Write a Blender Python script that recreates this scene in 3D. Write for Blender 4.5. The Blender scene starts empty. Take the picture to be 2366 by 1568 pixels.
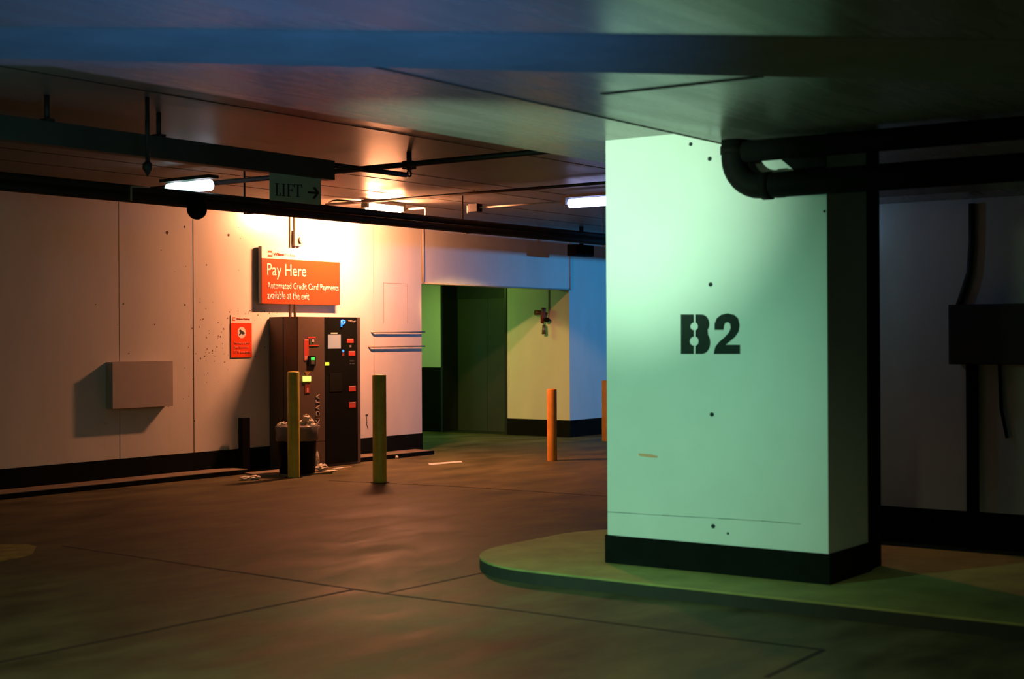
import bpy, bmesh, math, random
from mathutils import Vector, Matrix
random.seed(4)
S = bpy.context.scene
COL = S.collection

# ------------------------------------------------------------------ camera
W, H, F = 2366.0, 1568.0, 3400.0
EYE = Vector((0, 0, 1.45))
YAW = math.radians(36.0)
ROLL = 0.0052
fwd = Vector((math.cos(YAW), math.sin(YAW), 0))
rt0 = Vector((math.sin(YAW), -math.cos(YAW), 0))
up0 = Vector((0, 0, 1))
rt = rt0 * math.cos(ROLL) - up0 * math.sin(ROLL)
up = up0 * math.cos(ROLL) + rt0 * math.sin(ROLL)
cd = bpy.data.cameras.new('camera')
cam = bpy.data.objects.new('camera', cd)
COL.objects.link(cam)
cam.matrix_world = Matrix(((rt.x, up.x, -fwd.x, EYE.x), (rt.y, up.y, -fwd.y, EYE.y),
                           (rt.z, up.z, -fwd.z, EYE.z), (0, 0, 0, 1)))
cd.sensor_width = 36.0
cd.lens = 36.0 * F / W
cd.clip_start = 0.05
cd.clip_end = 200
cd.dof.use_dof = True
cd.dof.focus_distance = 15.0
cd.dof.aperture_fstop = 2.4
S.camera = cam

# ------------------------------------------------------------------ world, exposure
wd = bpy.data.worlds.new('world')
S.world = wd
wd.use_nodes = True
bg = wd.node_tree.nodes['Background']
bg.inputs[0].default_value = (0.25, 0.9, 0.45, 1)
bg.inputs[1].default_value = 0.010
S.view_settings.view_transform = 'Standard'
S.view_settings.look = 'None'
S.view_settings.gamma = 1.0
S.view_settings.exposure = 0.0
S.view_settings.use_curve_mapping = False
S.cycles.use_denoising = True
S.cycles.max_bounces = 8
S.cycles.diffuse_bounces = 1
S.cycles.sample_clamp_indirect = 4.0

# ------------------------------------------------------------------ unseen lamps and added fill lights
def light(name, kind, loc, color, power, size=0.1, size_y=None, target=None, spot=None, blend=0.5):
    ld = bpy.data.lights.new(name, kind)
    ld.color = color
    ld.energy = power
    if kind == 'AREA':
        ld.shape = 'RECTANGLE'
        ld.size = size
        ld.size_y = size_y or size
    else:
        ld.shadow_soft_size = size
    if kind == 'SPOT':
        ld.spot_size = math.radians(spot)
        ld.spot_blend = blend
    o = bpy.data.objects.new(name, ld)
    COL.objects.link(o)
    o.location = loc
    if target is not None:
        o.rotation_euler = (Vector(target) - Vector(loc)).to_track_quat('-Z', 'Y').to_euler()
    return o
# mint lamp to the left of the frame that lights the pillar
light('mint_lamp', 'SPOT', (3.45, 5.30, 1.50), (0.34, 1.0, 0.64), 340, 0.05, target=(7.64, 5.0, 0.95), spot=66, blend=1.0)
light('mint_top_fill', 'SPOT', (3.45, 5.35, 1.50), (0.62, 1.0, 0.68), 800, 0.05, target=(7.64, 4.75, 2.45), spot=34, blend=1.0)  # narrow spot added to brighten the pillar top
# unseen floor-level spot standing in for the bluish lamp that lights the near ceiling
light('blue_standin_spot', 'SPOT', (3.2, 2.5, 0.30), (0.07, 0.36, 1.0), 185, 0.10, target=(4.1, 4.1, 2.60), spot=76, blend=1.0)
# weak green fill added left of the frame to brighten the LIFT sign
light('green_fill', 'POINT', (4.4, 6.9, 2.3), (0.40, 1.0, 0.60), 5, 0.1)
# weak warm lamp behind the camera
light('amber_lamp', 'POINT', (-1.0, 4.5, 2.3), (0.62, 1.0, 0.48), 62, 0.3)
# greenish fill spot added above the frame, throwing down on the near floor
light('near_floor_fill', 'SPOT', (2.6, 2.1, 2.5), (0.80, 1.0, 0.55), 280, 0.15, target=(4.3, 3.7, 0), spot=92, blend=1.0)
# lobby downlight
light('lobby_lamp', 'AREA', (16.6, 14.2, 2.52), (0.50, 1.0, 0.12), 22, 0.9, 0.25, target=(16.9, 14.2, 0))
# orange spot added near the orange lamp to brighten the lobby wall
light('orange_lobby_fill', 'SPOT', (12.65, 10.75, 2.90), (1.0, 0.60, 0.16), 440, 0.04, target=(18.1, 12.85, 0.45), spot=26, blend=0.35)
# blue lamp over the far drive, behind the right wall
light('far_lamp', 'SPOT', (19.2, 6.3, 2.60), (0.04, 0.42, 1.0), 640, 0.08, target=(18.9, 12.1, 1.4), spot=104, blend=1.0)
# small lamp between the pillar and the right wall
light('passage_lamp', 'POINT', (9.3, 4.5, 2.30), (0.30, 0.60, 1.0), 2.2, 0.05)

# ------------------------------------------------------------------ pixel -> point helpers
def ray(u, v):
    return fwd + rt * ((u - W / 2) / F) + up * ((H / 2 - v) / F)
def onY(u, v, y):
    d = ray(u, v); return EYE + d * ((y - EYE.y) / d.y)
def onX(u, v, x):
    d = ray(u, v); return EYE + d * ((x - EYE.x) / d.x)
def onZ(u, v, z=0.0):
    d = ray(u, v); return EYE + d * ((z - EYE.z) / d.z)
def zat(v, p):
    """height of image row v at the ground position of p"""
    dep = (Vector((p[0], p[1], 0))).dot(fwd)
    return EYE.z + (H / 2 - v) / F * dep - 0.0

# ------------------------------------------------------------------ materials
MAT = {}
def mat(name, base, rough=0.6, metal=0.0, noise=0.0, nscale=4.0, bump=0.0, bscale=40.0, emit=None, estr=0.0,
        spec=0.5, stretch=(1, 1, 1), rvar=0.0, alpha=1.0, trans=0.0, dark=None):
    if name in MAT:
        return MAT[name]
    m = bpy.data.materials.new(name)
    m.use_nodes = True
    nt = m.node_tree
    b = nt.nodes['Principled BSDF']
    b.inputs['Base Color'].default_value = (*base, 1)
    b.inputs['Roughness'].default_value = rough
    b.inputs['Metallic'].default_value = metal
    b.inputs['Specular IOR Level'].default_value = spec
    if trans:
        b.inputs['Transmission Weight'].default_value = trans
    if alpha < 1:
        b.inputs['Alpha'].default_value = alpha
    tc = nt.nodes.new('ShaderNodeTexCoord')
    mp = nt.nodes.new('ShaderNodeMapping')
    mp.inputs['Scale'].default_value = stretch
    nt.links.new(tc.outputs['Object'], mp.inputs[0])
    if noise > 0 or rvar > 0:
        n = nt.nodes.new('ShaderNodeTexNoise')
        n.inputs['Scale'].default_value = nscale
        n.inputs['Detail'].default_value = 8
        n.inputs['Roughness'].default_value = 0.62
        nt.links.new(mp.outputs[0], n.inputs[0])
        if noise > 0:
            r = nt.nodes.new('ShaderNodeValToRGB')
            r.color_ramp.elements[0].position = 0.32
            r.color_ramp.elements[1].position = 0.68
            d = dark or tuple(c * (1 - noise) for c in base)
            r.color_ramp.elements[0].color = (*d, 1)
            r.color_ramp.elements[1].color = (*base, 1)
            nt.links.new(n.outputs[0], r.inputs[0])
            nt.links.new(r.outputs[0], b.inputs['Base Color'])
        if rvar > 0:
            mr = nt.nodes.new('ShaderNodeMapRange')
            mr.inputs[1].default_value = 0.3
            mr.inputs[2].default_value = 0.7
            mr.inputs[3].default_value = rough - rvar
            mr.inputs[4].default_value = rough + rvar
            nt.links.new(n.outputs[0], mr.inputs[0])
            nt.links.new(mr.outputs[0], b.inputs['Roughness'])
    if bump > 0:
        n2 = nt.nodes.new('ShaderNodeTexNoise')
        n2.inputs['Scale'].default_value = bscale
        n2.inputs['Detail'].default_value = 4
        nt.links.new(mp.outputs[0], n2.inputs[0])
        bp = nt.nodes.new('ShaderNodeBump')
        bp.inputs['Strength'].default_value = bump
        bp.inputs['Distance'].default_value = 0.01
        nt.links.new(n2.outputs[0], bp.inputs['Height'])
        nt.links.new(bp.outputs[0], b.inputs['Normal'])
    if emit:
        b.inputs['Emission Color'].default_value = (*emit, 1)
        b.inputs['Emission Strength'].default_value = estr
    MAT[name] = m
    return m

M_wall = mat('white_wall_paint', (0.80, 0.78, 0.74), 0.27, noise=0.10, nscale=2.2, bump=0.10, bscale=25, stretch=(1, 1, 0.35))
M_pillar = mat('white_pillar_paint', (0.80, 0.80, 0.76), 0.5, noise=0.06, nscale=3, bump=0.08, bscale=40)
M_black = mat('black_skirting_paint', (0.009, 0.011, 0.009), 0.7, noise=0.3, nscale=6, spec=0.03)
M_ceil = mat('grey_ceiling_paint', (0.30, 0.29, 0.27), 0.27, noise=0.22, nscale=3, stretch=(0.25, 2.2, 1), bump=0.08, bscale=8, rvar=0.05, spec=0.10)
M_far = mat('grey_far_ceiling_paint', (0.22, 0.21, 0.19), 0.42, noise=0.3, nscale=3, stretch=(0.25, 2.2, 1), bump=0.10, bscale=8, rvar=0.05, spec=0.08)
M_floor = mat('worn_concrete_floor', (0.165, 0.150, 0.080), 0.60, noise=0.68, nscale=2.2, stretch=(0.6, 1.3, 1), bump=0.05, bscale=45, rvar=0.10, spec=0.08)
M_joint_shade = mat('dark_joint_shade', (0.012, 0.012, 0.010), 0.9, noise=0.2)  # joints, and the painted shadow along the soffit edge
M_kerbtop = mat('kerb_concrete', (0.26, 0.21, 0.15), 0.7, noise=0.3, nscale=5, bump=0.15)
M_island = mat('olive_kerb_paint', (0.38, 0.37, 0.11), 0.75, noise=0.35, nscale=3.5, bump=0.15)
M_metal = mat('dark_pipe_paint', (0.030, 0.023, 0.020), 0.6, noise=0.3, nscale=8)
M_tray = mat('grey_steel_trunking', (0.055, 0.06, 0.05), 0.6, metal=0.0, noise=0.25, nscale=6)
M_cond = mat('pale_conduit', (0.62, 0.55, 0.48), 0.45, noise=0.15, nscale=9)
M_dark = mat('dark_plastic', (0.010, 0.010, 0.009), 0.6, noise=0.2, spec=0.03)
M_yel = mat('yellow_bollard_paint', (0.66, 0.56, 0.06), 0.45, noise=0.25, nscale=7, bump=0.1)
M_orng = mat('orange_bollard_paint', (0.85, 0.36, 0.04), 0.45, noise=0.2, nscale=7, bump=0.1)
M_mach = mat('brown_grey_machine_paint', (0.11, 0.078, 0.055), 0.5, noise=0.12, nscale=12)
M_machb = mat('black_machine_door', (0.010, 0.012, 0.010), 0.5, noise=0.2, nscale=4, spec=0.03)
M_red = mat('red_sign_vinyl', (0.85, 0.07, 0.018), 0.4, noise=0.04, spec=0.2)
M_white = mat('white_sign_vinyl', (0.82, 0.80, 0.76), 0.4, noise=0.03)
M_redlab = mat('red_label', (0.60, 0.07, 0.04), 0.5, noise=0.1)
M_greyp = mat('grey_print', (0.30, 0.27, 0.26), 0.5, noise=0.1)
M_lift = mat('pale_green_sign_plate', (0.46, 0.70, 0.54), 0.5, noise=0.08)
M_print = mat('dark_print', (0.012, 0.022, 0.018), 0.6, noise=0.1)
M_sten = mat('stencil_paint', (0.004, 0.016, 0.009), 0.8, noise=0.3, nscale=30)
M_door = mat('lift_door_steel', (0.07, 0.08, 0.06), 0.38, metal=0.35, noise=0.12, nscale=3, stretch=(1, 1, 0.3))
M_frame = mat('lift_frame_steel', (0.03, 0.04, 0.03), 0.4, metal=0.3, noise=0.12)
M_paper = mat('crumpled_paper', (0.80, 0.74, 0.66), 0.8, noise=0.1)
M_bag = mat('clear_bin_bag', (0.30, 0.29, 0.29), 0.25, alpha=0.5, noise=0.2)
M_box = mat('grey_box_paint', (0.50, 0.45, 0.42), 0.5, noise=0.08, nscale=8)
M_valve = mat('red_valve_paint', (0.24, 0.035, 0.022), 0.4, noise=0.2)
M_brass = mat('worn_brass', (0.20, 0.16, 0.08), 0.4, metal=0.6, noise=0.3)
M_tubeO = mat('orange_tube_glow', (1, 0.8, 0.6), 0.5, emit=(1.0, 0.345, 0.15), estr=1250)
M_tubeW = mat('violet_tube_glow', (1, 1, 1), 0.5, emit=(0.42, 0.50, 1.0), estr=6)
M_tubeC = mat('cyan_tube_glow', (0.8, 1, 1), 0.5, emit=(0.55, 1.0, 0.95), estr=2.0)
M_tubeCh = mat('bright_cyan_tube_glow', (0.9, 1, 1), 0.5, emit=(0.95, 1.0, 1.2), estr=4.0)
M_blueE = mat('blue_lit_letter', (0.05, 0.2, 0.8), 0.5, emit=(0.03, 0.28, 1.0), estr=1.6)
M_grnE = mat('green_lit_display', (0.05, 0.8, 0.2), 0.5, emit=(0.04, 0.75, 0.10), estr=0.9)
M_yelE = mat('yellow_lit_slot', (0.9, 0.9, 0.2), 0.5, emit=(1.0, 0.95, 0.12), estr=1.6)
M_limeE = mat('lime_lit_indicator', (0.6, 0.9, 0.1), 0.5, emit=(0.55, 0.85, 0.03), estr=1.0)
M_scrn = mat('grey_lit_screen', (0.3, 0.3, 0.27), 0.4, emit=(0.33, 0.32, 0.26), estr=0.62, noise=0.1)

# ------------------------------------------------------------------ mesh builder
class MB:
    def __init__(s): s.bm = bmesh.new()
    def box(s, a, b, bev=0.0):
        lo = Vector((min(a[0], b[0]), min(a[1], b[1]), min(a[2], b[2])))
        hi = Vector((max(a[0], b[0]), max(a[1], b[1]), max(a[2], b[2])))
        t = bmesh.new()
        bmesh.ops.create_cube(t, size=1)
        for v in t.verts:
            v.co = Vector(((lo[i] + hi[i]) / 2 + v.co[i] * (hi[i] - lo[i]) for i in range(3)))
        if bev > 0:
            bmesh.ops.bevel(t, geom=list(t.edges), offset=bev, segments=2, affect='EDGES', profile=0.6)
        s._merge(t); return s
    def _merge(s, t):
        me = bpy.data.meshes.new('tmp'); t.to_mesh(me); t.free()
        s.bm.from_mesh(me); bpy.data.meshes.remove(me)
    def tube(s, pts, r, seg=16, caps=True):
        pts = [Vector(p) for p in pts]
        rs = r if isinstance(r, (list, tuple)) else [r] * len(pts)
        rings = []
        ref = None
        for i, p in enumerate(pts):
            if i == 0: d = pts[1] - p
            elif i == len(pts) - 1: d = p - pts[i - 1]
            else: d = (pts[i + 1] - p).normalized() + (p - pts[i - 1]).normalized()
            d.normalize()
            if ref is None:
                ref = d.cross(Vector((0, 0, 1)))
                if ref.length < 0.1: ref = d.cross(Vector((1, 0, 0)))
            ref = (ref - d * ref.dot(d)).normalized()
            w = d.cross(ref)
            rings.append([s.bm.verts.new(p + (ref * math.cos(2 * math.pi * k / seg) + w * math.sin(2 * math.pi * k / seg)) * rs[i]) for k in range(seg)])
        for a, b in zip(rings, rings[1:]):
            for k in range(seg):
                f = s.bm.faces.new((a[k], a[(k + 1) % seg], b[(k + 1) % seg], b[k])); f.smooth = True
        if caps:
            s.bm.faces.new(rings[0][::-1]); s.bm.faces.new(rings[-1])
        return s
    def lathe(s, prof, c=(0, 0), seg=32, jit=0.0):
        rings = []
        for (r, z) in prof:
            rings.append([s.bm.verts.new((c[0] + r * math.cos(2 * math.pi * k / seg) * (1 + random.uniform(-jit, jit)),
                                          c[1] + r * math.sin(2 * math.pi * k / seg) * (1 + random.uniform(-jit, jit)),
                                          z + random.uniform(-jit, jit) * 0.15)) for k in range(seg)])
        for a, b in zip(rings, rings[1:]):
            for k in range(seg):
                f = s.bm.faces.new((a[k], a[(k + 1) % seg], b[(k + 1) % seg], b[k])); f.smooth = True
        return rings
    def prism(s, pts, off):
        """pts: 3D outline, off: extrusion vector"""
        off = Vector(off)
        a = [s.bm.verts.new(Vector(p)) for p in pts]
        b = [s.bm.verts.new(Vector(p) + off) for p in pts]
        n = len(a)
        s.bm.faces.new(a); s.bm.faces.new(b[::-1])
        for i in range(n):
            s.bm.faces.new((a[i], b[i], b[(i + 1) % n], a[(i + 1) % n]))
        return s
    def build(s, name, m, parent=None):
        bmesh.ops.recalc_face_normals(s.bm, faces=s.bm.faces)
        me = bpy.data.meshes.new(name)
        s.bm.to_mesh(me); s.bm.free()
        me.materials.append(m)
        o = bpy.data.objects.new(name, me)
        COL.objects.link(o)
        if parent is not None:
            o.parent = parent
            o.matrix_parent_inverse = Matrix.Translation(-wloc(parent))
        return o
def wloc(o):
    v = Vector(o.location)
    while o.parent is not None:
        v = v + o.matrix_parent_inverse.translation
        o = o.parent
        v = v + Vector(o.location)
    return v
def tag(o, label, cat, group=None):
    o['label'] = label; o['category'] = cat
    if group: o['group'] = group
    return o
def thing(name, label, cat, loc, group=None):
    o = bpy.data.objects.new(name, None)
    o.empty_display_size = 0.1
    COL.objects.link(o); o.location = loc
    return tag(o, label, cat, group)
def struct(o):
    o['kind'] = 'structure'; return o
def box(name, a, b, m, parent=None, bev=0.0):
    return MB().box(a, b, bev).build(name, m, parent)

def text_mesh(name, body, m, parent, quad, bold=0.0, depth=0.003, align=None):
    """quad: (origin, xaxis vec, zaxis vec, normal): letters fitted to the full box"""
    cu = bpy.data.curves.new('tmp_text', 'FONT')
    cu.body = body; cu.size = 1; cu.offset = bold; cu.resolution_u = 3
    to = bpy.data.objects.new('tmp_text', cu)
    COL.objects.link(to)
    dg = bpy.context.evaluated_depsgraph_get()
    me = bpy.data.meshes.new_from_object(to.evaluated_get(dg))
    bpy.data.objects.remove(to); bpy.data.curves.remove(cu)
    o_, ax, az, nrm = [Vector(q) for q in quad]
    xs = [v.co.x for v in me.vertices]; ys = [v.co.y for v in me.vertices]
    x0, x1, y0, y1 = min(xs), max(xs), min(ys), max(ys)
    for v in me.vertices:
        a = (v.co.x - x0) / (x1 - x0); b = (v.co.y - y0) / (y1 - y0)
        v.co = o_ + ax * a + az * b
    bm = bmesh.new(); bm.from_mesh(me)
    r = bmesh.ops.extrude_face_region(bm, geom=list(bm.faces))
    for g in r['geom']:
        if isinstance(g, bmesh.types.BMVert): g.co += nrm * depth
    bmesh.ops.recalc_face_normals(bm, faces=bm.faces)
    bm.to_mesh(me); bm.free()
    me.name = name; me.materials.clear(); me.materials.append(m)
    o = bpy.data.objects.new(name, me); COL.objects.link(o)
    if parent is not None:
        o.parent = parent; o.matrix_parent_inverse = Matrix.Translation(-wloc(parent))
    return o
def rectY(u0, v0, u1, v1, y):
    """x0,x1,z0,z1 of an image box lying on plane y"""
    um, vm = (u0 + u1) / 2, (v0 + v1) / 2
    return onY(u0, vm, y).x, onY(u1, vm, y).x, onY(um, v1, y).z, onY(um, v0, y).z
def plateY(name, u0, v0, u1, v1, y, th, m, parent, bev=0.0):
    x0, x1, z0, z1 = rectY(u0, v0, u1, v1, y)
    return box(name, (x0, y, z0), (x1, y + th, z1), m, parent, bev)
def textY(name, body, m, parent, u0, v0, u1, v1, y, bold=0.0):
    x0, x1, z0, z1 = rectY(u0, v0, u1, v1, y)
    return text_mesh(name, body, m, parent, ((x0, y, z0), (x1 - x0, 0, 0), (0, 0, z1 - z0), (0, -1, 0)), bold)

# ================================================================== SETTING
YW = 12.10            # the long wall's face
XL = 18.10            # lift wall's face
XP = 7.64             # pillar's face
ZC, ZB, ZN, ZA = 3.05, 2.665, 2.58, 2.58     # far slab, soffit, near slab, lower soffit

floor = struct(box('floor', (-6, -9, -0.2), (30, 20, 0), M_floor))
def joint(px, z=0.0, w=0.013):
    pts = [onZ(u, v, z) for u, v in px]
    b = MB()
    for a, c in zip(pts, pts[1:]):
        d = (c - a).normalized(); n = Vector((-d.y, d.x, 0)) * w / 2
        b.prism([a + n, c + n, c - n, a - n], (0, 0, 0.0015))
    return b.build('floor_joint', M_joint_shade, floor)
joint([(145, 1261), (532, 1318.5), (819, 1361), (888, 1371), (1200, 1411), (1571, 1460), (1903, 1501)], w=0.024)
joint([(-60, 1542), (406, 1445), (819, 1361)], w=0.026)
joint([(888, 1371), (1131, 1319.5)], w=0.020)
joint([(760, 1110), (1060, 1124), (1400, 1146)], w=0.03)
joint([(1770, 1564), (1903, 1501)], w=0.026)
p = [onZ(u, v) for u, v in ((990, 1070.5), (1066, 1064.5), (1068, 1068), (992, 1074))]
MB().prism(p, (0, 0, 0.002)).build('pale_floor_strip', mat('pale_lilac', (0.85, 0.83, 0.9), 0.6, noise=0.2), floor)  # thin pale lilac strip on the floor
p = [onZ(u, v) for u, v in ((-120, 1262), (60, 1256), (84, 1262), (74, 1282), (40, 1290), (-120, 1318))]
MB().prism(p, (0, 0, 0.002)).build('yellow_paint_mark', mat('faded_yellow_road_paint', (0.36, 0.30, 0.04), 0.7, noise=0.6, nscale=9), floor)

# ceiling: far slab, two soffits, and the near slab behind a diagonal beam face
def slab(name, poly, z0, z1, parent=None, m=None):
    return MB().prism([(x, y, z0) for x, y in poly], (0, 0, z1 - z0)).build(name, m or M_ceil, parent)
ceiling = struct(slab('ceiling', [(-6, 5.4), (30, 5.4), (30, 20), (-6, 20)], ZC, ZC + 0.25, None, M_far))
nrm2 = Vector((0.703, 0.711)); DD = 6.01
def diag(y): return (DD - nrm2.y * y) / nrm2.x
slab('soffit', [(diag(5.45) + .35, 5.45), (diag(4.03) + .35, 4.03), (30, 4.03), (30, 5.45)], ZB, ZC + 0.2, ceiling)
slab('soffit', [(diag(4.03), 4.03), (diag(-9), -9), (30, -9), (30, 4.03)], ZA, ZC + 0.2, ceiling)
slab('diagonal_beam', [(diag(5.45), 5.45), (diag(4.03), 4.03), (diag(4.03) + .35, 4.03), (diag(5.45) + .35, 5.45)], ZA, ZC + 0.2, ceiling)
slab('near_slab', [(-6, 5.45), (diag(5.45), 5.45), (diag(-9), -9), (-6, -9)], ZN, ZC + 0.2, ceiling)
# broad matte band of bare concrete across the near slab
q = [onZ(-200, 128, ZA), onZ(2500, 192, ZA), onZ(2500, 92, ZA), onZ(-200, 60, ZA)]
MB().prism([(v.x, v.y, ZA - .004) for v in q], (0, 0, .006)).build('bare_concrete_band', mat('matte_concrete', (0.30, 0.29, 0.27), 0.95, noise=0.2, nscale=3, spec=0.0), ceiling)
# board joint across the soffit by the pillar
a, b_ = onZ(1391, 217, ZA), onZ(1760, 176.5, ZA)
d = (b_ - a)
MB().prism([a + Vector((-0.02, 0, 0)), a + Vector((0.02, 0, 0)), b_ + Vector((0.02, 0, 0)), b_ + Vector((-0.02, 0, 0))], (0, 0, -0.003)).build('board_joint', M_joint_shade, ceiling)
box('painted_edge_shadow', (diag(4.03), 4.022, ZA - .003), (XP, 4.038, ZA + .01), M_joint_shade, ceiling)  # dark strip painting the shadow along the soffit arris
for yy in (6.6, 7.4, 9.1, 9.6, 10.5, 11.2):
    box('board_joint', (4, yy, ZC - 0.002), (24, yy + 0.02, ZC + 0.01), M_joint_shade, ceiling)

# long wall
wall = struct(MB().box((-6, YW, 0), (14.67, YW + 0.2, ZC)).build('wall_back', M_wall))
wr = struct(MB().box((XL, YW, 0), (28, YW + 0.2, ZC)).build('wall_back_right', M_wall))
lint = struct(MB().box((14.67, YW, 2.175), (XL, YW + 0.2, ZC)).build('wall_lintel', M_wall))
struct(box('baseboard_back', (-6, YW - 0.012, 0), (14.67, YW, 0.25), M_black))
struct(box('baseboard_back_right', (XL, YW - 0.012, 0), (28, YW, 0.25), M_black))
# wall details
def seam(u, z0, z1, m=M_joint_shade, w=0.008, par=wall, y=YW):
    x = onY(u, 780, y).x
    return box('wall_joint', (x - w / 2, y - 0.002, z0), (x + w / 2, y + 0.01, z1), m, par)
seam(447, 0.25, ZC)
seam(276, 0.25, ZC, M_greyp, 0.004)
seam(864, 0.25, ZC, M_cond, 0.012)
xw0, xw1, zw0, zw1 = rectY(886, 655, 941, 746, YW)
b = MB()
for (a0, c0) in (((xw0, zw0), (xw0 + .006, zw1)), ((xw1, zw0), (xw1 + .006, zw1)), ((xw0, zw1), (xw1, zw1 + .006))):
    b.box((a0[0], YW - 0.003, a0[1]), (c0[0], YW + 0.01, c0[1]))
b.build('painted_over_hatch', mat('hatch_edge', (0.45, 0.36, 0.33), 0.6, noise=0.2), wall)
b = MB()
for i in range(95):
    g = random.random()
    if g < 0.6: u, v = random.gauss(500, 34), random.gauss(795, 42)
    elif g < 0.8: u, v = random.uniform(530, 640), random.gauss(718, 5)
    else: u, v = random.uniform(200, 560), random.uniform(520, 1010)
    if 530 < u < 585 and 728 < v < 828: continue
    c = onY(u, v, YW); r = random.uniform(0.003, 0.010)
    n = random.randint(5, 7); ph = random.random() * 6
    b.prism([(c.x + r * random.uniform(.5, 1) * math.cos(ph + 2 * math.pi * k / n), YW + 0.002,
              c.z + r * 1.2 * random.uniform(.6, 1) * math.sin(ph + 2 * math.pi * k / n)) for k in range(n)], (0, -0.004, 0))
for (u, v, r) in ((386, 537, .02), (426, 524, .014), (528, 543, .018), (285, 702, .01), (427, 704, .012), (1245, 560, .008)):
    c = onY(u, v, YW)
    b.prism([(c.x + r * math.cos(k), YW + 0.002, c.z + r * math.sin(k)) for k in (0.1, 1.2, 2.5, 3.6, 5.0)], (0, -0.004, 0))
b.build('paint_chips', mat('chipped_plaster', (0.16, 0.09, 0.06), 0.9, noise=0.3), wall)
# scribble by the machine
c = onY(847, 957, YW)
b = MB()
b.box((c.x - .022, YW - .003, c.z - .02), (c.x + .022, YW + .01, c.z + .0))
b.tube([(c.x - .01, YW - .002, c.z), (c.x + .004, YW - .002, c.z - .09), (c.x - .012, YW - .002, c.z - .10), (c.x + .02, YW - .002, c.z - .17)], 0.005, 6)
b.build('black_scribble', M_print, wall)

# lift lobby
struct(box('wall_lobby_left', (14.47, YW + 0.2, 0), (14.67, 16.2, ZC), M_wall))
struct(box('wall_lobby_rear', (14.67, 16.0, 0), (XL + 0.6, 16.2, ZC), M_wall))
DY0, DY1 = onX(1168, 800, XL).y, onX(1023, 800, XL).y
lw = struct(MB().box((XL, YW + 0.2, 0), (XL + 0.2, DY0, ZC)).box((XL, DY1, 0), (XL + 0.2, 16.0, ZC))
            .box((XL, DY0, 2.42), (XL + 0.2, DY1, ZC)).build('wall_lobby_right', M_wall))
box('return_face', (XL - 0.001, YW + 0.001, 0), (XL + 0.1, YW + 0.3, ZC - 0.01), M_wall, lw)
zd = onX(1000, 848, XL).z
struct(box('baseboard_lobby', (XL - 0.012, YW - 0.012, 0), (XL, DY0, 0.25), M_black))
struct(box('baseboard_lobby_dado', (XL - 0.012, DY1, 0), (XL, 16.0, zd), M_black))
slab('lobby_ceiling', [(14.67, YW + 0.2), (XL + 0.6, YW + 0.2), (XL + 0.6, 16.0), (14.67, 16.0)], 2.62, 2.70, ceiling, M_wall)
# lift doors, set back in the wall
lift = bpy.data.objects.new('door_1', None); COL.objects.link(lift); lift.location = (XL + 0.38, (DY0 + DY1) / 2, 0)
struct(lift)
lift['label'] = 'dark steel sliding lift doors at the back of the green lit lobby'
xd = XL + 0.38
zt = onX(1110, 689, xd).z
ys = onX(1125, 800, xd).y
b = MB()
b.box((XL - 0.015, DY1 - 0.004, 0), (xd + 0.03, DY1 + 0.03, 2.42))
b.box((XL - 0.015, DY0 - 0.03, 0), (xd + 0.03, DY0 + 0.012, 2.42))
b.box((XL - 0.015, DY0, 2.36), (xd + 0.03, DY1, 2.42))
b.build('door_frame', M_frame, lift)
box('transom', (xd - 0.01, DY0, zt), (xd + 0.03, DY1, 2.36), M_frame, lift)
box('door_panel', (xd, ys + 0.003, 0.01), (xd + 0.03, DY1, zt), M_door, lift, 0.003)
box('door_panel', (xd, DY0, 0.01), (xd + 0.03, ys - 0.003, zt), M_door, lift, 0.003)
box('sill', (XL, DY0, 0.0), (xd + 0.03, DY1, 0.008), M_frame, lift)

# wall behind the pillar, on the right
XR = 10.05
struct(box('wall_right', (XR, -6, 0), (XR + 0.25, 4.75, ZA), M_wall))
struct(box('baseboard_right', (XR - 0.012, -6, 0), (XR, 4.75, 0.25), M_black))
# low beam along the top of that wall
struct(box('trim_beam_right', (9.55, -6, 2.40), (XR - 0.02, 4.9, ZA + 0.01), M_ceil))

# ================================================================== PILLAR
YP0, YP1 = 3.385, 4.835
ISL = 0.08
pil = thing('pillar', 'wide white square pillar painted with the black stencil B2, standing on a kerbed island', 'pillar', (XP + 0.28, 4.1, ISL))
MB().box((XP, YP0, ISL), (XP + 0.56, YP1, ZB + 0.02), 0.004).build('shaft', M_pillar, pil)
MB().box((XP - 0.012, YP0 - 0.012, ISL), (XP + 0.572, YP1 + 0.012, 0.25), 0.003).build('skirting', M_black, pil)
b = MB()
for (u, v) in ((1640, 367), (1642, 657), (1645, 957), (1648, 1215)):
    c = onX(u, v, XP)
    b.tube([(XP + 0.004, c.y, c.z), (XP - 0.004, c.y, c.z)], 0.0125, 14)
for (u, v, r) in ((1596, 333, .012), (1905, 488, .008), (1682, 1232, .008)):
    c = onX(u, v, XP)
    b.tube([(XP + 0.004, c.y, c.z), (XP - 0.002, c.y, c.z)], r, 10)
b.build('tie_hole', mat('dark_hole', (0.01, 0.03, 0.03), 0.9, noise=0.1), pil)
b = MB()
pts = [onX(u, v, XP) for u, v in ((1404, 1182), (1530, 1190), (1660, 1197), (1760, 1203), (1850, 1210))]
for a, c in zip(pts, pts[1:]):
    b.prism([a + Vector((0.001, 0, -.002)), c + Vector((0.001, 0, -.001)), c + Vector((0.001, 0, .001)), a + Vector((0.001, 0, .002))], (-0.002, 0, 0))
b.build('pour_line', mat('dark_pour_line', (0.16, 0.20, 0.18), 0.8, noise=0.4, nscale=20), pil)  # dark pour joint line across the pillar face
pts = [onX(u, v, XP - 0.001) for u, v in ((1475, 1047), (1505, 1049), (1520, 1054), (1518, 1057), (1500, 1056), (1478, 1053))]
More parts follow.
